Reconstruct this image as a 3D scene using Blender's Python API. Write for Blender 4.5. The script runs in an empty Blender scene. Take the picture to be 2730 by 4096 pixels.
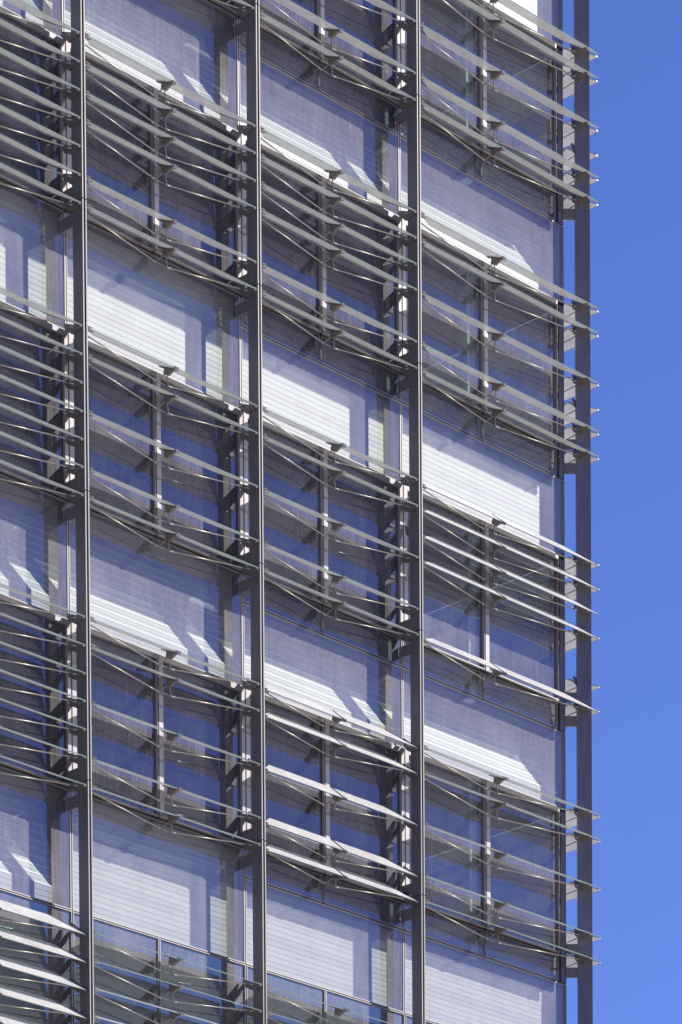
import bpy, math, random
from mathutils import Vector, Matrix
random.seed(7)
C = bpy.context.scene.collection
SC = bpy.context.scene

# ------------------------------------------------------------------ camera
cam_d = bpy.data.cameras.new("camera")
cam = bpy.data.objects.new("camera", cam_d)
C.objects.link(cam)
YAW, PITCH, ROLL = 0.79868, -0.04487, -0.00667
d = Vector((math.sin(YAW) * math.cos(PITCH), math.cos(YAW) * math.cos(PITCH), math.sin(PITCH)))
r0 = Vector((math.cos(YAW), -math.sin(YAW), 0.0))
u0 = r0.cross(d)
r = r0 * math.cos(ROLL) + u0 * math.sin(ROLL)
u = -r0 * math.sin(ROLL) + u0 * math.cos(ROLL)
M = Matrix(((r.x, u.x, -d.x, 0), (r.y, u.y, -d.y, 0), (r.z, u.z, -d.z, 0), (0, 0, 0, 1)))
M.translation = Vector((-36.4512, -40.6882, -27.4136))
cam.matrix_world = M
cam_d.sensor_fit = 'VERTICAL'
cam_d.sensor_height = 36.0
cam_d.lens = 15132.0 / 4096.0 * 36.0
cam_d.shift_y = 7267.0 / 4096.0
cam_d.clip_start = 0.5
cam_d.clip_end = 5000.0
SC.camera = cam

# ------------------------------------------------------------------ light
SUN = Vector((1.65, -1.0, 1.28)).normalized()
SUN_EL = math.asin(SUN.z)
SUN_AZ = math.atan2(SUN.x, SUN.y)
world = bpy.data.worlds.new("World")
SC.world = world
world.use_nodes = True
wn = world.node_tree
wn.nodes.clear()
sky = wn.nodes.new('ShaderNodeTexSky')
sky.sky_type = 'NISHITA'
sky.sun_disc = False
sky.sun_elevation = SUN_EL
sky.sun_rotation = SUN_AZ
sky.altitude = 300
sky.air_density = 1.0
sky.dust_density = 0.1
sky.ozone_density = 5.0
bg = wn.nodes.new('ShaderNodeBackground')
bg.inputs[1].default_value = 0.05
wo = wn.nodes.new('ShaderNodeOutputWorld')
tint = wn.nodes.new('ShaderNodeMixRGB')
tint.blend_type = 'MULTIPLY'
tint.inputs[0].default_value = 1.0
tint.inputs[2].default_value = (0.80, 0.80, 1.29, 1)
wn.links.new(sky.outputs[0], tint.inputs[1])
wn.links.new(tint.outputs[0], bg.inputs[0])
wn.links.new(bg.outputs[0], wo.inputs[0])

sun_d = bpy.data.lights.new("sun", 'SUN')
sun_d.energy = 5.0
sun_d.angle = math.radians(0.5)
sun_d.color = (1.0, 0.94, 0.86)
sun = bpy.data.objects.new("sun", sun_d)
sun.rotation_euler = (-SUN).to_track_quat('-Z', 'Y').to_euler()
sun.location = (30, -30, 40)
C.objects.link(sun)
SC.view_settings.view_transform = 'Standard'
SC.view_settings.look = 'None'
SC.view_settings.exposure = 1.38
SC.view_settings.gamma = 1.0
SC.cycles.max_bounces = 10
SC.cycles.transparent_max_bounces = 24
SC.cycles.sample_clamp_indirect = 4.0

# ------------------------------------------------------------------ materials
def mat(name):
    m = bpy.data.materials.new(name)
    m.use_nodes = True
    nt = m.node_tree
    nt.nodes.clear()
    out = nt.nodes.new('ShaderNodeOutputMaterial')
    return m, nt, out

def N(nt, t, **kw):
    n = nt.nodes.new(t)
    for k, v in kw.items():
        setattr(n, k, v)
    return n

def noise(nt, scale, vec_scale=(1, 1, 1), detail=4, rough=0.6):
    g = N(nt, 'ShaderNodeNewGeometry')
    mp = N(nt, 'ShaderNodeMapping')
    mp.inputs['Scale'].default_value = vec_scale
    nt.links.new(g.outputs['Position'], mp.inputs['Vector'])
    n = N(nt, 'ShaderNodeTexNoise')
    n.inputs['Scale'].default_value = scale
    n.inputs['Detail'].default_value = detail
    n.inputs['Roughness'].default_value = rough
    nt.links.new(mp.outputs[0], n.inputs['Vector'])
    return n.outputs['Fac']

def ramp(nt, src, a, b, va, vb):
    m = N(nt, 'ShaderNodeMapRange')
    m.inputs['From Min'].default_value = a
    m.inputs['From Max'].default_value = b
    m.inputs['To Min'].default_value = va
    m.inputs['To Max'].default_value = vb
    nt.links.new(src, m.inputs['Value'])
    return m.outputs['Result']

def math_node(nt, op, a, b):
    m = N(nt, 'ShaderNodeMath', operation=op)
    for i, x in enumerate((a, b)):
        if isinstance(x, (int, float)):
            m.inputs[i].default_value = x
        else:
            nt.links.new(x, m.inputs[i])
    return m.outputs[0]

def paint(name, col, rough=0.5, metal=0.0, var=0.15, vscale=(1, 1, 0.3), nscale=6.0, spec=0.5):
    m, nt, out = mat(name)
    p = N(nt, 'ShaderNodeBsdfPrincipled')
    f = noise(nt, nscale, vscale)
    v = ramp(nt, f, 0.3, 0.7, 1 - var, 1 + var)
    mx = N(nt, 'ShaderNodeMixRGB', blend_type='MULTIPLY')
    mx.inputs[0].default_value = 1
    mx.inputs[1].default_value = (*col, 1)
    nt.links.new(v, mx.inputs[2])
    nt.links.new(mx.outputs[0], p.inputs['Base Color'])
    p.inputs['Roughness'].default_value = rough
    p.inputs['Metallic'].default_value = metal
    p.inputs['Specular IOR Level'].default_value = spec
    nt.links.new(p.outputs[0], out.inputs[0])
    return m

def make_glass(name, through, mirror, d_lo, d_hi, coat=(0.54, 0.54, 0.70)):
    """outer face of a coated, slightly dusty pane; the inner side of the slab is clear"""
    m, nt, out = mat(name)
    tr = N(nt, 'ShaderNodeBsdfTransparent')
    tr.inputs[0].default_value = (*through, 1)
    gl = N(nt, 'ShaderNodeBsdfGlossy')
    gl.inputs['Color'].default_value = (*coat, 1)
    gl.inputs['Roughness'].default_value = 0.0
    fr = N(nt, 'ShaderNodeFresnel')
    fr.inputs[0].default_value = 1.5
    refl = math_node(nt, 'ADD', math_node(nt, 'MULTIPLY', fr.outputs[0], 1.0), mirror)
    m1 = N(nt, 'ShaderNodeMixShader')
    nt.links.new(refl, m1.inputs[0])
    nt.links.new(tr.outputs[0], m1.inputs[1])
    nt.links.new(gl.outputs[0], m1.inputs[2])
    df = N(nt, 'ShaderNodeBsdfDiffuse')
    df.inputs[0].default_value = (0.80, 0.77, 0.82, 1)
    streak = ramp(nt, noise(nt, 1.0, (45, 45, 1.6), 5, 0.65), 0.40, 0.75, 0.0, 0.06)
    patch = ramp(nt, noise(nt, 1.3, (1, 1, 0.7), 3), 0.3, 0.7, d_lo, d_hi)
    spot = ramp(nt, noise(nt, 38.0, (1, 1, 1), 2), 0.68, 0.76, 0.0, 0.24)
    dust = math_node(nt, 'ADD', math_node(nt, 'ADD', streak, patch), spot)
    m2 = N(nt, 'ShaderNodeMixShader')
    nt.links.new(dust, m2.inputs[0])
    nt.links.new(m1.outputs[0], m2.inputs[1])
    nt.links.new(df.outputs[0], m2.inputs[2])
    clear = N(nt, 'ShaderNodeBsdfTransparent')
    g = N(nt, 'ShaderNodeNewGeometry')
    m3 = N(nt, 'ShaderNodeMixShader')
    nt.links.new(g.outputs['Backfacing'], m3.inputs[0])
    nt.links.new(m2.outputs[0], m3.inputs[1])
    nt.links.new(clear.outputs[0], m3.inputs[2])
    nt.links.new(m3.outputs[0], out.inputs[0])
    return m

def make_blade():
    """white-fritted glass blade: part see-through, part milky"""
    m, nt, out = mat("fritted_glass")
    tr = N(nt, 'ShaderNodeBsdfTransparent')
    tr.inputs[0].default_value = (0.86, 0.92, 0.90, 1)
    df = N(nt, 'ShaderNodeBsdfDiffuse')
    tl = N(nt, 'ShaderNodeBsdfTranslucent')
    f = noise(nt, 3.0, (1, 1, 1), 5, 0.7)
    for n_, lo, hi in ((df, 0.33, 0.46), (tl, 0.40, 0.54)):
        v = ramp(nt, f, 0.3, 0.7, lo, hi)
        cb = N(nt, 'ShaderNodeCombineColor')
        nt.links.new(v, cb.inputs[0]); nt.links.new(v, cb.inputs[1])
        nt.links.new(math_node(nt, 'MULTIPLY', v, 0.99), cb.inputs[2])
        nt.links.new(cb.outputs[0], n_.inputs[0])
    m0 = N(nt, 'ShaderNodeMixShader')
    m0.inputs[0].default_value = 0.20
    nt.links.new(df.outputs[0], m0.inputs[1])
    nt.links.new(tl.outputs[0], m0.inputs[2])
    m1 = N(nt, 'ShaderNodeMixShader')
    spk = ramp(nt, noise(nt, 120.0, (1, 1, 1), 1), 0.45, 0.6, 0.82, 0.94)
    nt.links.new(spk, m1.inputs[0])
    nt.links.new(tr.outputs[0], m1.inputs[1])
    nt.links.new(m0.outputs[0], m1.inputs[2])
    gl = N(nt, 'ShaderNodeBsdfGlossy')
    gl.inputs['Roughness'].default_value = 0.08
    fr = N(nt, 'ShaderNodeFresnel')
    fr.inputs[0].default_value = 1.45
    m2 = N(nt, 'ShaderNodeMixShader')
    nt.links.new(math_node(nt, 'MINIMUM', fr.outputs[0], 0.10), m2.inputs[0])
    nt.links.new(m1.outputs[0], m2.inputs[1])
    nt.links.new(gl.outputs[0], m2.inputs[2])
    clear = N(nt, 'ShaderNodeBsdfTransparent')
    g = N(nt, 'ShaderNodeNewGeometry')
    m3 = N(nt, 'ShaderNodeMixShader')
    nt.links.new(g.outputs['Backfacing'], m3.inputs[0])
    nt.links.new(m2.outputs[0], m3.inputs[1])
    nt.links.new(clear.outputs[0], m3.inputs[2])
    nt.links.new(m3.outputs[0], out.inputs[0])
    return m

M_GLASS = make_glass("coated_window_glass", (0.18, 0.22, 0.24), 0.15, 0.045, 0.10)
M_GLASS_END = make_glass("end_bay_window_glass", (0.46, 0.52, 0.52), 0.15, 0.045, 0.10)
M_GLASS_TEAL = make_glass("greenish_window_glass", (0.34, 0.42, 0.40), 0.22, 0.06, 0.13, (0.66, 0.78, 0.78))
M_CLEAR = make_glass("spandrel_glass", (0.82, 0.84, 0.80), 0.15, 0.07, 0.12)
M_BLADE = make_blade()
M_BEDGE = paint("ground_glass_edge", (0.22, 0.30, 0.28), 0.3, 0.0, 0.1)
M_MAST = paint("dark_grey_paint", (0.150, 0.143, 0.150), 0.45, 0.0, 0.12)
M_MEDGE = paint("glint_plate_edge", (0.22, 0.215, 0.21), 0.55, 0.0, 0.08, spec=0.12)  # lighter than the mast paint: sun glint put into the colour
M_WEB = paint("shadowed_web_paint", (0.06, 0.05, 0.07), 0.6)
M_FRAME = paint("light_grey_frame", (0.30, 0.285, 0.30), 0.55, 0.0, 0.06, spec=0.15)
M_LINE = paint("aluminium_bead", (0.30, 0.29, 0.30), 0.55, 0.0, 0.06, spec=0.15)
M_GASK = paint("black_gasket", (0.012, 0.011, 0.014), 0.5, 0.0, 0.1)
M_POST = paint("corner_post_sky_tint", (0.15, 0.14, 0.18), 0.3)  # blue-grey post; on the corner mast the blue is reflected sky as colour
M_ROD = paint("stainless_steel", (0.62, 0.58, 0.52), 0.32, 0.85, 0.1, (1, 1, 1), 20)
M_CAST = paint("cast_bracket", (0.19, 0.175, 0.16), 0.5, 0.1, 0.2, (1, 1, 1), 30)
M_STRUT = paint("beige_cast_strut", (0.30, 0.275, 0.245), 0.5, 0.1, 0.15, (1, 1, 1), 30)
M_CLIP = paint("clip_paint", (0.16, 0.15, 0.17), 0.45)
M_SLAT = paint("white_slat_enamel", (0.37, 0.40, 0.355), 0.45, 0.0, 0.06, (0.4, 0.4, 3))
M_SLATG = paint("grey_slat_tone", (0.325, 0.335, 0.325), 0.45, 0.0, 0.06, (0.4, 0.4, 3))  # greyer tone for the deep foot and for bands of upright slats
M_SLOPE = paint("lean_slat_sunlit_tone", (0.45, 0.485, 0.435), 0.45, 0.0, 0.06, (0.4, 0.4, 3))  # stronger sun on the leaning slats put into a lighter colour
M_LIP = paint("slat_lip_highlight", (0.86, 0.87, 0.84), 0.4, 0.0, 0.05)  # pale lines: sunlit slat edges painted as highlights
M_GROOVE = paint("slat_groove", (0.20, 0.20, 0.22), 0.6)
M_CEIL = paint("ceiling_board", (0.40, 0.39, 0.38), 0.8)
M_SLAB = paint("slab_concrete", (0.22, 0.21, 0.20), 0.8)
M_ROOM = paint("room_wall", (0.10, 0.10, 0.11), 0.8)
M_PART = paint("pale_partition", (0.62, 0.70, 0.66), 0.6)
M_GROUND = paint("paving", (0.13, 0.11, 0.09), 0.9, 0.0, 0.2, (1, 1, 1), 0.3)

# ------------------------------------------------------------------ mesh helper
class MB:
    def __init__(self):
        self.v, self.f, self.mi, self.mats, self.sm = [], [], [], [], []
    def slot(self, m):
        if m not in self.mats:
            self.mats.append(m)
        return self.mats.index(m)
    def face(self, idx, m, smooth=False):
        self.f.append(idx); self.mi.append(self.slot(m)); self.sm.append(smooth)
    def box(self, x0, x1, n0, n1, z0, z1, m, front=None):
        """x along the facade, n outward (world -Y), z up; front = material of the outward face"""
        b = len(self.v)
        for z in (z0, z1):
            for (x, n) in ((x0, n1), (x1, n1), (x1, n0), (x0, n0)):
                self.v.append((x, -n, z))
        Q = ((3, 2, 1, 0), (4, 5, 6, 7), (0, 1, 5, 4), (1, 2, 6, 5), (2, 3, 7, 6), (3, 0, 4, 7))
        for k, q in enumerate(Q):
            self.face([b + i for i in q], front if (front and k == 2) else m)
    def prism(self, pts, off, m, side=None):
        """closed solid: polygon pts (3-D) extruded by vector off"""
        b = len(self.v); n = len(pts)
        P = [Vector(p) for p in pts]; O = Vector(off)
        nrm = Vector((0, 0, 0))
        for i in range(n):
            nrm += P[i].cross(P[(i + 1) % n])
        if nrm.dot(O) > 0:
            P.reverse()
        for p in P: self.v.append(tuple(p))
        for p in P: self.v.append(tuple(p + O))
        self.face([b + i for i in range(n)], m)
        self.face([b + n + i for i in reversed(range(n))], m)
        for i in range(n):
            j = (i + 1) % n
            self.face([b + j, b + i, b + n + i, b + n + j], side or m)
    def tube(self, a, c, rad, m, seg=8):
        A, B = Vector(a), Vector(c)
        t = (B - A).normalized()
        s = t.cross(Vector((0, 0, 1)))
        if s.length < 1e-3: s = t.cross(Vector((1, 0, 0)))
        s.normalize(); w = t.cross(s)
        b = len(self.v)
        for P in (A, B):
            for i in range(seg):
                q = 2 * math.pi * i / seg
                self.v.append(tuple(P + s * (rad * math.cos(q)) + w * (rad * math.sin(q))))
        for i in range(seg):
            j = (i + 1) % seg
            self.face([b + i, b + seg + i, b + seg + j, b + j][::-1], m, True)
        self.face([b + i for i in range(seg)][::1], m)
        self.face([b + seg + i for i in reversed(range(seg))], m)
    def mesh(self, name):
        me = bpy.data.meshes.new(name)
        me.from_pydata(self.v, [], self.f)
        for m in self.mats: me.materials.append(m)
        me.polygons.foreach_set('material_index', self.mi)
        me.polygons.foreach_set('use_smooth', self.sm)
        me.update()
        return me
    def build(self, name, parent=None, loc=(0, 0, 0)):
        return link(name, self.mesh(name), parent, loc)

def link(name, data, parent=None, loc=(0, 0, 0)):
    o = bpy.data.objects.new(name, data)
    C.objects.link(o)
    o.location = loc
    if parent: o.parent = parent
    return o

def thing(name, label, cat, loc=(0, 0, 0), rotz=0, group=None, data=None):
    o = link(name, data, None, loc)
    o.rotation_euler = (0, 0, rotz)
    o['label'] = label; o['category'] = cat
    if group: o['group'] = group
    return o

# ------------------------------------------------------------------ dimensions
W = 3.4411            # bay
CX = 10.765           # building corner
STOREYS = {'a': 4.0, '1': 0.0, '2': -4.0, '3': -8.0, '4': -12.0}
GZ = -29.0
BAYS = [(-W, 0.0), (0.0, W), (W, 2 * W), (2 * W, CX)]

# ------------------------------------------------------------------ ground
g = MB(); g.box(-2500, 2500, -2500, 2500, GZ - 0.5, GZ, M_GROUND)
go = g.build('ground'); go['kind'] = 'structure'

# ------------------------------------------------------------------ building
bld = thing('office_building', 'glass office building corner with white slatted spandrel bands and blue tinted windows', 'building', (0, 0, 0))

def ring(mb, x0, x1, z0, z1, l, r_, t, b, n0, n1, m):
    if l: mb.box(x0, x0 + l, n0, n1, z0, z1, m)
    if r_: mb.box(x1 - r_, x1, n0, n1, z0, z1, m)
    a, c = x0 + l, x1 - r_
    if t: mb.box(a, c, n0, n1, z1 - t, z1, m)
    if b: mb.box(a, c, n0, n1, z0, z0 + b, m)

def pane(parent, x0, x1, z0, z1, m=None):
    mb = MB(); mb.box(x0, x1, -0.008, 0.008, z0, z1, m or M_GLASS)
    return mb.build('pane', parent)

GAP = 0.0125
def window(x0, x1, z0, z1, l, r_, t, b, n1, m):
    mb = MB(); ring(mb, x0, x1, z0, z1, l, r_, t, b, -0.03, n1, m)
    o = mb.build('window', bld)
    pane(o, x0 + l + 0.001, x1 - r_ - 0.001, z0 + b + 0.001, z1 - t - 0.001, M_GLASS_TEAL if z0 < -12.2 else (M_GLASS_END if x0 > 6.9 else M_GLASS))
    return o

def slatted(x0, x1, z0, z1, kind, parent):
    """slatted white lining behind the spandrel glass: upright, or upright at the foot and then leaning in"""
    mb = MB()
    pitch = 0.0795
    foot = z0 + 0.03 + 0.26
    def strip(path, m):                      # path: four (depth, z) points of the profile
        mb.prism([(x0, dd, z) for dd, z in path], (x1 - x0, 0, 0), m)
    z = z0; dd = 0.12; i = 0
    while z < z1:
        if kind == 'deep' and z >= foot:
            dz, dy = pitch * 0.908, pitch * 0.419
        else:
            dz, dy = pitch, 0.0
        gd, gz = dd + dy * 0.07, z + dz * 0.07
        ed, ez = dd + dy, z + dz
        strip([(dd + 0.008, z), (gd + 0.008, gz), (gd + 0.014, gz), (dd + 0.014, z)], M_GROOVE)
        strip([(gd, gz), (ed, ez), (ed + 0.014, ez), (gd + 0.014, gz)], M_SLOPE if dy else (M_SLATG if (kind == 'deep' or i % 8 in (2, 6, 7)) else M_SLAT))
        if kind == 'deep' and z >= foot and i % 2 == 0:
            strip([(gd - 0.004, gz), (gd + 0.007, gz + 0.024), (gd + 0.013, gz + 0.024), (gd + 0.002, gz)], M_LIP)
        dd, z = ed, ez; i += 1
    return mb.build('slatted_blind', parent)

def spandrel(x0, x1, z0, z1, kind, last=False):
    mb = MB()
    e = 0.014
    ring(mb, x0, x1, z0, z1, e, e, e, e, -0.02, 0.018, M_LINE)
    o = mb.build('spandrel', bld)
    pane(o, x0 + e + 0.001, x1 - e - 0.001, z0 + e + 0.001, z1 - e - 0.001, M_CLEAR)
    slatted(x0 - 0.02, (x1 + 0.0) if last else x1 + 0.02, z0 - 0.03, z1 + 0.02, kind, o)
    hb = MB(); hb.box(x0, x1 - 0.03, -0.80, -0.02, z1 + 0.021, z1 + 0.040, M_SLAB); hb.build('sun_stop_board', o)  # unseen board added to stop sunlight leaking down behind the lining
    return o

BLIND = {0: {'a': 0, '1': 1, '2': 0, '3': 1, '4': 1}, 1: {'a': 0, '1': 1, '2': 0, '3': 1, '4': 0},
         2: {'a': 0, '1': 1, '2': 0, '3': 1, '4': 0}, 3: {'a': 0, '1': 1, '2': 0, '3': 1, '4': 0}}
for bi, (bx0, bx1) in enumerate(BAYS):
    xl = bx0 + 0.051
    xr = bx1 + 0.026 if bi < 3 else 10.560
    xm = bx0 + (1.7165 if bi < 3 else 1.908)
    for s, zj in STOREYS.items():
        if bi == 0 and s == 'a': continue
        zb, zt = zj - 0.428 + 0.012, zj + 2.288
        if s != '4':
            # framed lights above, plain strip lights below
            window(xl, xm - GAP, zj + 0.012, zj + 2.320, 0.080, 0.006, 0.064, 0.030, 0.055, M_FRAME)
            window(xm + GAP, xr, zj + 0.012, zj + 2.320, 0.084, 0.062 if bi < 3 else 0.003, 0.064, 0.030, 0.055, M_FRAME)
            if bi > 1:
              window(xl, xm - GAP, zb, zj - 0.012, 0.012, 0.008, 0.008, 0.012, 0.02, M_LINE)
              window(xm + GAP, xr, zb, zj - 0.012, 0.010, 0.012, 0.008, 0.012, 0.02, M_LINE)
            z0s = zj + 2.345
        else:
            window(xl, xm - GAP, zb, zt, 0.012, 0.006, 0.010, 0.012, 0.03, M_LINE)
            window(xm + GAP, xr, zb, zt, 0.014, 0.012, 0.010, 0.012, 0.03, M_LINE)
            z0s = zj + 2.310
        k = BLIND[bi][s]
        spandrel(xl, (bx1 + 0.026) if bi < 3 else CX - 0.03, z0s, zj + (3.560 if bi > 1 else 3.988), 'deep' if k else 'shallow', bi == 3)

# dark gaskets between the units, and the deep frame members behind them
gz0, gz1 = -12.45, 7.7
for bi, (bx0, bx1) in enumerate(BAYS):
    mb = MB(); mb.box(bx0 + 0.027, bx0 + 0.050, -0.2, 0.012, gz0, gz1, M_GASK); mb.build('mullion', bld)
    for s, zj in STOREYS.items():
        if bi == 0 and s == 'a': continue
        xm = bx0 + (1.7165 if bi < 3 else 1.908)
        xr = bx1 + 0.026 if bi < 3 else 10.545
        mb = MB(); mb.box(xm - GAP + 0.001, xm + GAP - 0.001, -0.15, 0.025, (zj - 0.42) if (bi > 1 or s == '4') else zj - 0.009, zj + 2.30, M_GASK); mb.build('mullion', bld)
        if bi > 1 or s == '4':
          mb = MB(); mb.box(bx0 + 0.052, (bx1 + 0.025) if bi < 3 else CX - 0.02, -0.12, 0.010, zj - 0.439, zj - 0.417, M_GASK); mb.build('transom', bld)
        zt = zj + (2.3205 if s != '4' else 2.289)
        mb = MB(); mb.box(bx0 + 0.052, (bx1 + 0.025) if bi < 3 else CX - 0.02, -0.12, 0.010, zt, zt + (0.024 if s != '4' else 0.020), M_GASK); mb.build('transom', bld)
        if s != '4':
            mb = MB(); mb.box(bx0 + 0.052, xr - 0.001, -0.12, 0.014, zj - 0.011, zj + 0.011, M_GASK); mb.build('transom', bld)
# corner post, one length per storey
for s, zj in STOREYS.items():
    mb = MB()
    mb.box(10.562, 10.640, -0.15, 0.012, zj - 0.415, zj + 2.30, M_GASK)
    mb.box(10.641, CX, -0.124, 0.010, zj - 0.415, zj + 2.30, M_POST)
    mb.box(CX - 0.028, CX, -0.03, 0.008, zj + 2.301, zj + 3.56, M_GASK)
    mb.build('corner_post', bld)
# side facade round the corner, seen only through the rooms
for s, zj in STOREYS.items():
    for k in range(3):
        ya = 0.16 + k * 1.75
        mb = MB()
        mb.box(CX - 0.02, CX + 0.02, -ya - 0.05, -ya, zj - 0.42, zj + 3.56, M_FRAME)
        o = mb.build('window', bld)
        p = MB(); p.box(CX - 0.006, CX + 0.006, -ya - 1.70, -ya - 0.05, zj - 0.42, zj + 2.31, M_GLASS); p.build('pane', o)
    mb = MB(); mb.box(CX - 0.03, CX - 0.01, -5.6, -0.02, zj + 2.32, zj + 3.57, M_SLAB); mb.build('side_spandrel', bld)
# slabs with ceilings, back wall, partitions
for s, zj in list(STOREYS.items()) + [('b', 8.0)]:
    mb = MB()
    mb.box(-W - 0.3, CX - 0.06, -6.5, -0.33, zj - 1.70, zj - 1.68, M_CEIL)
    mb.box(-W - 0.3, CX - 0.06, -6.5, -0.75, zj - 1.675, zj - 0.46, M_SLAB)
    mb.build('floor_slab', bld)
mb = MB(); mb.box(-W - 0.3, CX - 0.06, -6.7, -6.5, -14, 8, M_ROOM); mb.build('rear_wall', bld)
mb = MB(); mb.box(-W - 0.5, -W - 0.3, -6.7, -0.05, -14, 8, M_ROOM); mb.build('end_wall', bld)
for s, zj in STOREYS.items():
    mb = MB(); mb.box(8.53, 8.70, -0.22, -0.06, zj - 0.455, zj + 2.29, M_PART); mb.build('interior_column', bld)
    mb = MB(); mb.box(6.98, 7.06, -3.5, -0.34, zj - 0.455, zj + 2.29, M_PART); mb.build('partition', bld)
# plain lower body down to the street and up to the parapet, outside the picture
mb = MB(); mb.box(-W - 0.5, CX, -7.0, -0.02, GZ, -12.46, M_SLAB); mb.build('lower_storeys', bld)
mb = MB(); mb.box(-W - 0.5, CX, -7.0, -0.02, 7.75, 9.0, M_SLAB); mb.build('parapet', bld)

# ------------------------------------------------------------------ masts
def bolts(mb, x, pts, rad=0.008):
    for n, z in pts:
        mb.tube((x - 0.004, -n, z), (x + 0.001, -n, z), rad, M_GASK, 6)

def make_mast(x, label):
    t = thing('steel_mast', label, 'facade mast', (x + 0.012, 0, 0), 0, 'upright steel masts carrying the louvres')
    for s in ('4', '3', '2', '1', 'a'):
        zj = STOREYS[s]
        m = MB()
        z0, z1 = zj + 0.008, zj + 3.992
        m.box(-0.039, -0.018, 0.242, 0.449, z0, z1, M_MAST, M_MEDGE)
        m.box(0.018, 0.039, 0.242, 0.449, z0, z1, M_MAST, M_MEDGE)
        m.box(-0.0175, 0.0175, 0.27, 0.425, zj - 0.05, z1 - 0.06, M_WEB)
        m.build('mast_section', t)
        for a, b in ((0.05, 0.215), (-0.325, -0.155)):
            k = MB()
            k.box(-0.052, -0.0395, 0.02, 0.40, zj + a, zj + b, M_MAST)
            bolts(k, -0.0525, [(0.28, zj + a + 0.05), (0.28, zj + b - 0.05), (0.36, zj + a + 0.05), (0.36, zj + b - 0.05)])
            k.build('bracket_arm', t)
    return t
make_mast(0.0, 'leftmost dark steel mast, its edge lit as twin bright lines')
make_mast(W, 'second dark steel mast from the left, left of the middle of the facade')
make_mast(2 * W, 'third dark steel mast from the left, nearest the blue sky except the corner mast')
# corner mast, set on the diagonal
t = thing('corner_mast', 'broad grey corner mast standing clear of the glass against blue sky', 'facade mast', (CX, 0, 0), math.radians(45), 'upright steel masts carrying the louvres')
# local frame: outward n along (1,-1)/sqrt2
for s in ('4', '3', '2', '1', 'a'):
    zj = STOREYS[s]
    m = MB()
    m.box(-0.039, 0.125, 0.193, 0.430, zj + 0.006, zj + 3.994, M_POST)
    bolts(m, -0.0395, [(0.24, zj + 0.13), (0.29, zj + 0.13), (0.35, zj + 0.13), (0.24, zj + 3.78), (0.29, zj + 3.78), (0.35, zj + 3.78)], 0.007)
    m.build('mast_section', t)
    m = MB(); m.box(-0.03, 0.03, 0.20, 0.42, zj - 0.02, zj + 0.004, M_WEB); m.build('joint_spigot', t)
    for a, b in ((0.065, 0.21), (-0.315, -0.165)):
        m = MB(); m.box(-0.028, 0.028, 0.0, 0.1925, zj + a, zj + b, M_MAST); m.build('bracket_arm', t)

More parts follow.
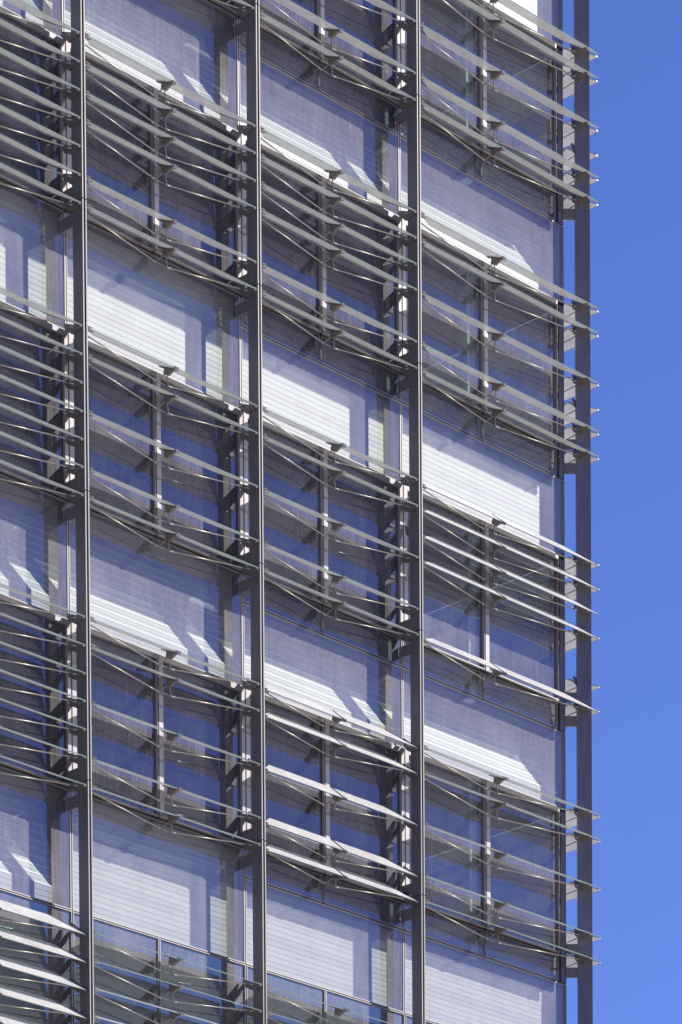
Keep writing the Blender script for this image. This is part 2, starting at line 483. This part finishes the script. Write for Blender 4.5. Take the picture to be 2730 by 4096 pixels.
# ------------------------------------------------------------------ louvres
PN, PZ, HC = 0.270, 0.074, 0.185
def louvre_parts(xa, xb, xm, xrl, xrr, tilt, nrr=0.235):
    """mesh data of one louvre: [(part name, mesh)], local x along the facade"""
    th = math.radians(tilt); c_, s_ = math.cos(th), math.sin(th)
    def ch(x, c, h):               # chord frame: c outward along the blade, h square to it (up)
        n = PN + c * c_ + h * s_
        z = PZ - c * s_ + h * c_
        return (x, -n, z)
    up = Vector(ch(0, 0, 1)) - Vector(ch(0, 0, 0))
    T = 0.013
    L = 0.37 if xb < 4 else 0.53
    parts = []
    hw = 0.036
    mb = MB()
    mb.prism([ch(xa, HC, 0), ch(xa, HC - 0.03, 0), ch(xa + L, -HC, 0), ch(xm - hw, -HC, 0), ch(xm - hw, HC, 0)], up * T, M_BLADE, M_BEDGE)
    parts.append(('blade', mb.mesh('blade')))
    mb = MB()
    mb.prism([ch(xb, HC, 0), ch(xb, HC - 0.03, 0), ch(xb - L, -HC, 0), ch(xm + hw, -HC, 0), ch(xm + hw, HC, 0)], up * T, M_BLADE, M_BEDGE)
    parts.append(('blade', mb.mesh('blade')))
    # middle bracket: plate, outer clip, hanging gusset
    mb = MB()
    X = Vector((1, 0, 0))
    mb.prism([ch(xm - hw, -HC, -0.001), ch(xm - hw, HC - 0.02, -0.001), ch(xm - hw, HC - 0.02, -0.013), ch(xm - hw, -HC, -0.013)], X * (2 * hw), M_CAST)
    mb.prism([ch(xm - hw + 0.001, HC - 0.075, 0.026), ch(xm - hw + 0.001, HC + 0.006, 0.026), ch(xm - hw + 0.001, HC + 0.006, -0.020), ch(xm - hw + 0.001, HC - 0.075, -0.020)], X * (2 * hw - 0.002), M_CLIP)
    mb.prism([ch(xm - 0.022, -0.075, -0.0135), ch(xm - 0.022, 0.135, -0.0135), ch(xm - 0.022, 0.045, -0.105), ch(xm - 0.022, -0.055, -0.098)], X * 0.044, M_CAST)
    parts.append(('bracket', mb.mesh('bracket')))
    # strut: open triangle under the gusset
    ap = ch(xm - 0.005, -0.01, -0.098)
    A = ch(xm - 0.135, -0.015, -0.225); B = ch(xm + 0.09, -0.015, -0.225)
    mb = MB()
    mb.tube((ap[0] - 0.02, ap[1], ap[2]), A, 0.0085, M_STRUT)
    mb.tube((ap[0] + 0.02, ap[1], ap[2]), B, 0.0085, M_STRUT)
    mb.tube(A, B, 0.007, M_STRUT)
    for q in (A, B):
        mb.tube((q[0], q[1] - 0.014, q[2]), (q[0], q[1] + 0.014, q[2]), 0.015, M_STRUT)
    parts.append(('strut', mb.mesh('strut')))
    ez = 0.05
    for P, (xe, ne) in ((A, (xrl, 0.235)), (B, (xrr, nrr))):
        mb = MB()
        E_ = Vector((xe, -ne, ez)); P = Vector(P)
        mb.tube(P, E_, 0.0100, M_ROD)
        dv = (E_ - P).normalized()
        mb.tube(P, P + dv * 0.10, 0.0125, M_ROD)
        mb.tube(E_ - dv * 0.14, E_, 0.0125, M_ROD)
        parts.append(('tension_rod', mb.mesh('tension_rod')))
    for x0, sg in ((xrl - 0.012, 1), (xrr, -1)):
        mb = MB()
        mb.prism([ch(x0, -0.225, -0.002), ch(x0, HC - 0.015, -0.002), ch(x0, 0.12, -0.06), ch(x0, 0.0, -0.115), ch(x0, -0.15, -0.105), ch(x0, -0.225, -0.04)], X * 0.012, M_CAST)
        xs = x0 + 0.012 if sg > 0 else x0
        lx = 0.115 if sg > 0 else -0.05
        mb.prism([ch(xs, HC - 0.06, -0.003), ch(xs, HC + 0.004, -0.003), ch(xs, HC + 0.004, -0.022), ch(xs, HC - 0.06, -0.022)], X * lx, M_CLIP if sg < 0 else M_CAST)
        if sg > 0:
            mb.prism([ch(xs, HC - 0.03, 0.020), ch(xs, HC + 0.004, 0.020), ch(xs, HC + 0.004, 0.034), ch(xs, HC - 0.03, 0.034)], X * 0.07, M_CAST)
        parts.append(('end_bracket', mb.mesh('end_bracket')))
    return parts

STD = 23.6
STEEP = 40.0
SPANS = {'mid': (0.075, W - 0.042, 1.771, 0.062, W - 0.040, 0.235),
         'corner': (0.075, 4.247, 1.961, 0.062, 4.02, 0.16),
         'side': (-0.364, 3.60, 1.75, -0.13, 3.60, 0.235)}
proto = {}
def louvre(span, tilt, loc, rotz, label, group):
    key = (span, tilt)
    if key not in proto:
        xa, xb, xm, xl, xr, nr = SPANS[span]
        proto[key] = louvre_parts(xa, xb, xm, xl, xr, tilt, nr)
    root = thing('glass_louvre', label, 'louvre', loc, rotz, group)
    for nm, me in proto[key]:
        link(nm, me, root)
    if span != 'side':
        root.rotation_euler.x = math.radians(random.uniform(-0.7, 0.7))
        root.location.z += random.uniform(-0.003, 0.003)
    return root

ORD = ['first', 'second', 'third', 'fourth', 'fifth', 'sixth', 'seventh']
NUM = {1: 'one', 2: 'two', 3: 'three', 4: 'four', 5: 'five', 6: 'six', 7: 'seven'}
PITCH_Z = 0.3875
def zo(slot): return 2.245 - PITCH_Z * slot
def zl(i): return 1.890 - PITCH_Z * i
LOUV = {
    0: {'1': (range(7), STD), '2': (range(7), STD), '3': (range(7), STD), '4': (range(5), STEEP)},
    1: {'a': ((6,), STD), '1': ((0, 1, 2, 3, 5, 6), STD), '2': ((0, 1, 3, 5, 6), STD), '3': ((0, 1, 3, 5, 6), STD), '4': (range(4), STD)},
    2: {'a': ((3, 5, 6), STD), '1': ((0, 1, 2, 3, 5, 6), STD), '2': ((0, 1, 3, 5, 6), STD), '3': ((0, 1, 3, 5, 6), STEEP), '4': (range(2), STD)},
    3: {'a': ((0, 1, 3, 5, 6), STD), '1': ((0, 1, 3, 5, 6), STD), '2': ((0, 1, 2, 3, 6), STEEP), '3': ((0, 1, 3, 5, 6), STD)},
}
PLACE = {0: 'left of first mast', 1: 'between first and second masts', 2: 'between second and third masts', 3: 'between third and corner masts'}
GRP = {0: 'louvres at the left edge', 1: 'louvres between the first two masts', 2: 'louvres between the second and third masts', 3: 'louvres beside the corner'}
STK = {0: ['topmost', 'second', 'third', 'lowest'], 1: ['topmost', 'second', 'third', 'fourth', 'lowest'], 2: ['topmost', 'second', 'third', 'fourth', 'lowest'], 3: ['topmost', 'second', 'third', 'lowest']}
for bi, st in LOUV.items():
    for si, (s, (slots, tilt)) in enumerate(st.items()):
        slots = list(slots)
        for k, sl in enumerate(slots):
            look = 'bright steep glass louvre' if tilt == STEEP else 'grey glass louvre'
            if len(slots) == 1:
                lab = 'lone grey glass louvre crossing the top edge between first and second masts'
            else:
              lab = f"{look}, {ORD[k]} of {NUM[len(slots)]} in {STK[bi][si]} stack {PLACE[bi]}"
            z = STOREYS[s] + (zl(sl) if s == '4' else zo(sl))
            louvre('corner' if bi == 3 else 'mid', tilt, (BAYS[bi][0], 0, z), 0, lab, GRP[bi])
# blades above the picture that only shade what is in it
for bi, z in ((0, 4.0 + zo(6)), (0, 4.0 + zo(5)), (1, 4.0 + zo(5)), (3, 8.0 + zo(6))):
    louvre('corner' if bi == 3 else 'mid', STD, (BAYS[bi][0], 0, z), 0, 'grey glass louvre above the top of the picture ' + PLACE[bi], GRP[bi])
# louvres of the facade round the corner, their tips show beyond the corner mast
SIDE = {'a': (0, 1, 3, 4, 5, 6), '1': (0, 1, 3, 4, 5, 6), '2': (0, 1, 3, 5, 6), '3': (0, 1, 3, 5, 6)}
for si, (s, slots) in enumerate(SIDE.items()):
    for k, sl in enumerate(slots):
        lab = f"pale louvre tip behind corner mast, {ORD[k]} of {NUM[len(slots)]} in {['topmost', 'second', 'third', 'lowest'][si]} cluster"
        louvre('side', STD, (CX, 0, STOREYS[s] + zo(sl)), math.radians(90), lab, 'louvres round the corner')
